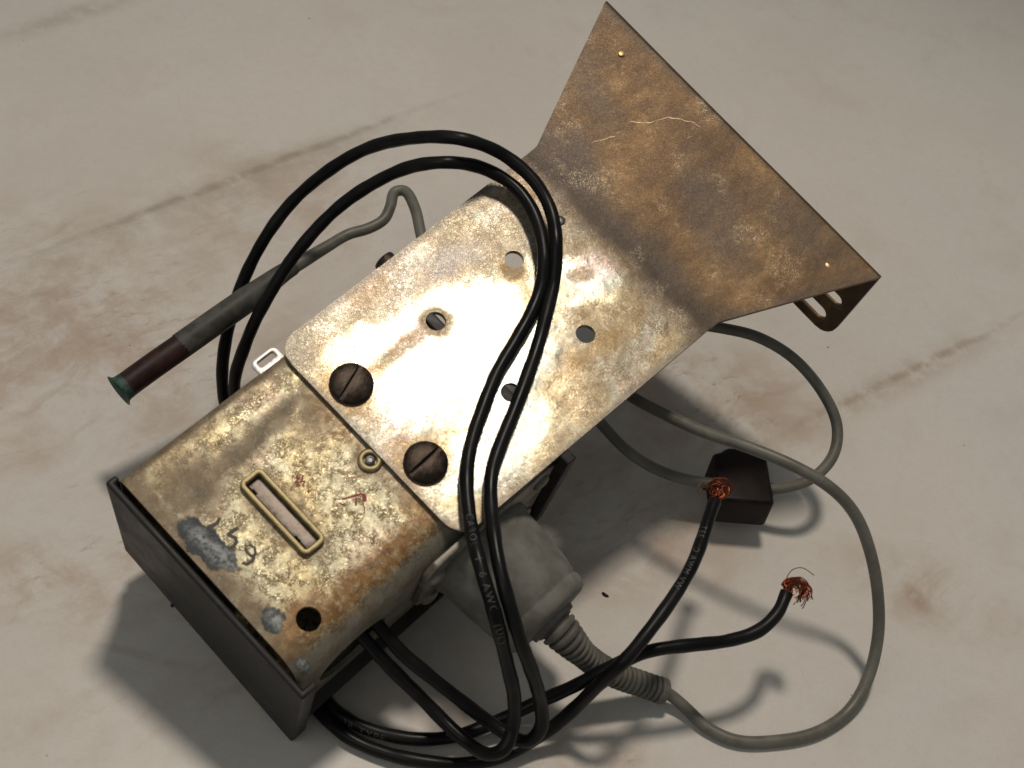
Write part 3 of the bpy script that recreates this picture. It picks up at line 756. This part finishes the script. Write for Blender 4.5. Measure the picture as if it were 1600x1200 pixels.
def strands(kind, tip, direction, parent, count, seed):
    rng = random.Random(seed); bm = bmesh.new(); off = parent.location * 1000
    d = direction.normalized(); a = d.orthogonal().normalized(); b = d.cross(a)
    right = Vector((1, 0, 0)); side = (right - d * right.dot(d)).normalized()
    toward = d.cross(side)
    for k in range(count):
        ang = rng.uniform(0, 6.283); rad = 1.35 * math.sqrt(rng.random())
        base = tip + (a * math.cos(ang) + b * math.sin(ang)) * rad - d * 1.0
        pts = [base, base + d * 1.6]
        if kind == 'hook':          # rise, arch over to the right and hang down
            h = rng.uniform(2.6, 4.6); sp = rng.uniform(1.2, 3.4); dr = rng.uniform(1.0, 4.2); z = rng.gauss(0, .9)
            pts += [base + d * (h * .75) - side * rng.uniform(.2, 1.1) + toward * z * .4, base + d * (h + 1.1) + side * sp * .45 + toward * z, base + d * (h + .5) + side * (sp + .9) + toward * z,
                    base + d * (h + .5 - dr * .6) + side * (sp + 1.5) + toward * (z + rng.gauss(0, .4)), base + d * (h + .3 - dr) + side * (sp + 1.4 + rng.gauss(0, .5)) + toward * (z + rng.gauss(0, .6))]
        else:                       # a tangled knot
            r0 = rng.uniform(1.5, 3.0); ph = rng.uniform(0, 6.28); lift = rng.uniform(3.0, 6.4); turn = rng.choice((-1, 1)) * rng.uniform(2.2, 5.0)
            for q in range(1, 8):
                f = q / 7; th = ph + turn * f
                pts.append(tip + d * (1.2 + lift * math.sin(f * 2.3) * .8) + (a * math.cos(th) + b * math.sin(th)) * (r0 * (.6 + .5 * f)) + Vector((rng.gauss(0, .18), rng.gauss(0, .18), rng.gauss(0, .18))))
        tube(catmull(pts, .35), .13, 5, bm, True, off)
    # one stray strand
    if kind == 'hook': pts = [tip - d, tip + d * 3 - side * 1.4, tip + d * 6 - side * .9, tip + d * 7.6 + side * 1.2, tip + d * 7.2 + side * 4.6]
    else: pts = [tip - d, tip + d * 2.5 - side * 2.0, tip + d * 4.2 - side * 4.6, tip + d * 2.0 - side * 5.2, tip + d * .4 - side * 4.0]
    tube(catmull(pts, .35), .12, 5, bm, True, off)
    if kind != 'hook': tube(catmull([tip, tip + d * 4 + side * .5, tip + d * 6.2 - side * 1.5, tip + d * 8.0 - side * 2.4], .35), .1, 5, bm, True, off)
    return part('copper_strands', bm, 'copper', parent, 60, kind='stuff')

def wire(pts, label, kind, prints, seed):
    path = catmull(pts, .8)
    path = [p + Vector((mnoise.noise(p * .05 + Vector((seed, 0, 0))), mnoise.noise(p * .05 + Vector((0, seed, 9))), mnoise.noise(p * .05 + Vector((4, 0, seed))) * .4)) * .55 for p in path]
    root = thing('power_wire', label, 'wire', Vector((pts[45][0], pts[45][1], 0)) * .001, 'black power wires looped over the bracket')
    off = root.location * 1000
    part('insulation', tube(path, lambda f: WR * (1 + .03 * math.sin(f * 190 + seed) + .02 * math.sin(f * 517)), 18, None, True, off), 'wire', root, 60)
    d = path[-1] - path[-4]
    strands(kind, path[-1], d, root, 46 if kind == 'hook' else 60, seed)
    for (pos, text, h, flip, tilt) in prints:
        pv = Vector(pos); i = min(range(len(path)), key=lambda k: (path[k] - pv).length)
        lettering(path, i * .8, text, h, root, flip, tilt)
    return root
wire(wire_one, 'black stranded wire whose bare copper end bends over in a hook', 'hook', [(PRINT_A, 'CAROL  1  6 AWG  (UL)', 1.75, True, .1), (PRINT_B, 'OR TYPE', 1.8, False, -.45)], 11)
wire(wire_two, 'black stranded wire whose bare copper end is a knot before the dark block', 'knot', [(PRINT_C, 'TEE OD AWM VW', 1.6, True, -.5)], 5)

# ------------------------------------------------------------------ grey sensor lead: plug, boot, cable, block and probe
lead = thing('sensor_lead', 'grey rubber cable with round plug, ribbed boot, dark block and maroon probe', 'cable', Vector((.05, -.06, 0)))
LO = lead.location * 1000
CR = 1.58
def along(pts, r, mat, name, parent, n=18, step=.8, label=None):
    return part(name, tube(catmull(pts, step), r, n, None, True, LO), mat, parent, 50, label)
along(lead_long, CR, 'cable', 'cable', lead)
along(lead_loop, CR, 'cable', 'cable', lead)
along(lead_back, CR, 'cable', 'cable', lead)
along(lead_left, lambda f: CR if f < .8 else CR + 1.2 * (f - .8) * 2, 'cable', 'cable', lead)
sl = along(sleeve, lambda f: 2.3 + 1.25 * min(1, f * 2.4), 'sleeve', 'heat_shrink_sleeve', lead)
# probe tube with a flared green end
tp = catmull(tube_path, .8)
pr = part('probe_tube', tube(tp, 3.45, 24, None, True, LO), 'tube', lead, 50, 'dark maroon probe tube')
dd = (tp[-1] - tp[-4]).normalized()
fl = [tp[-1] - dd * 1.2 + dd * s for s in (0, .9, 1.5, 1.9, 2.25, 2.5, 2.45, 1.6, -2.0)]
rads = [3.5, 3.52, 3.6, 3.8, 4.2, 4.6, 4.3, 3.1, 2.9]
e1 = dd.orthogonal().normalized(); e2 = dd.cross(e1)
bm = loft([[(q - LO + (e1 * math.cos(2 * math.pi * k / 36) + e2 * math.sin(2 * math.pi * k / 36)) * r_) * .001 for k in range(36)] for q, r_ in zip(fl, rads)])
part('flared_tip', bm, 'verdigris', pr, 50, 'green corroded flared tip')
# plug barrel, stands square on the side wall of the box
def box_w(u, v, w): return (BROT @ P(u, v, w) + BLOC) * 1000
prof = [(62.9, 14.8), (64.2, 15.0), (64.9, 14.4), (66.0, 14.2), (73, 13.9), (80, 13.2), (82.6, 12.75), (83.3, 12.3), (83.7, 12.2), (84.1, 12.5), (84.8, 12.65), (86.4, 12.35), (87.5, 11.7), (88.0, 10.6), (88.2, 8.6), (88.3, 6.5), (89.5, 6.2)]
c0, c1 = box_w(56, 62.9, -19.0), box_w(56, 90, -19.0)
ax = (c1 - c0).normalized(); n1 = BROT @ Vector((1, 0, 0)); n2 = ax.cross(n1)
rings = []
for v, r in prof:
    c = c0 + ax * (v - 62.9)
    rings.append([(c - LO + (n1 * math.cos(2 * math.pi * k / 56) + n2 * math.sin(2 * math.pi * k / 56)) * r) * .001 for k in range(56)])
plug = part('plug', loft(rings), 'plug', lead, 50, 'round dusty grey rubber plug')
bp = catmull(boot, .15)
def boot_r(f):
    s = f * len(bp) * .15
    base = 5.5 - 2.5 * min(1, s / 14) ** .8
    end = len(bp) * .15 - 1.8
    if s < 1.2: return 5.9
    ph = (s / 1.75) % 1.0
    return base + ((.42 * math.sin(math.pi * ph / .74) ** .5 if ph < .74 else -.55) if s < end else .45)
part('strain_relief_boot', tube(bp, boot_r, 28, None, True, LO), 'boot', plug, 30, 'ribbed grey strain relief boot')
# moulded block
A_, B_ = Vector(block[0]), Vector(block[1])
ctr = (Vector(block[3]) + Vector(block[4])) / 2; ctr.z = 11.5
ex = Vector((B_.x - A_.x, B_.y - A_.y, 0)).normalized(); ey = Vector((-ex.y, ex.x, 0)); ez = Vector((0, 0, 1))
pts = [(-8.0, -9.6), (8.0, -9.6), (8.0, 9.6), (-3.4, 9.6), (-5.4, 7.8), (-8.0, 6.8)]
bm = loft([[(ctr + ex * x + ey * y + ez * z - LO) * .001 for x, y in pts] for z in (-5.5, 5.5)])
part('inline_block', bevel(bm, 1.3, 30, 4), 'block', lead, 40, 'dark brown moulded block on the grey cable')
for s, (px, py, pz) in ((1, block[0]), (-1, block[1])):
    q = Vector((px, py, 13.2)); e = ex if s > 0 else -ex
    part('cable_collar', tube([q - e * (1.9 if s > 0 else .6) + e * k for k in (0, 1.5, 3, 4.5)], 1.85, 20, None, True, LO), 'block', lead, 50)

# ------------------------------------------------------------------ a crumb of grit beside the plug
bm = bmesh.new()
bmesh.ops.create_icosphere(bm, subdivisions=3, radius=1.0)
for q in bm.verts:
    k = 1 + .25 * mnoise.noise(q.co * 2.2)
    q.co = Vector((q.co.x * 1.05 * k, q.co.y * .48 * k + .15 * q.co.x * q.co.x, q.co.z * .34 * k)) * .001
    q.co.z = max(q.co.z, -.0002) + .0002
cr = part('crumb', bm, 'block', None, 60, 'tiny dark crumb of grit lying on the slab right of the grey plug')
cr.location = Vector(CRUMB) * .001; cr.rotation_euler = (0, 0, R(-28)); cr['category'] = 'crumb'
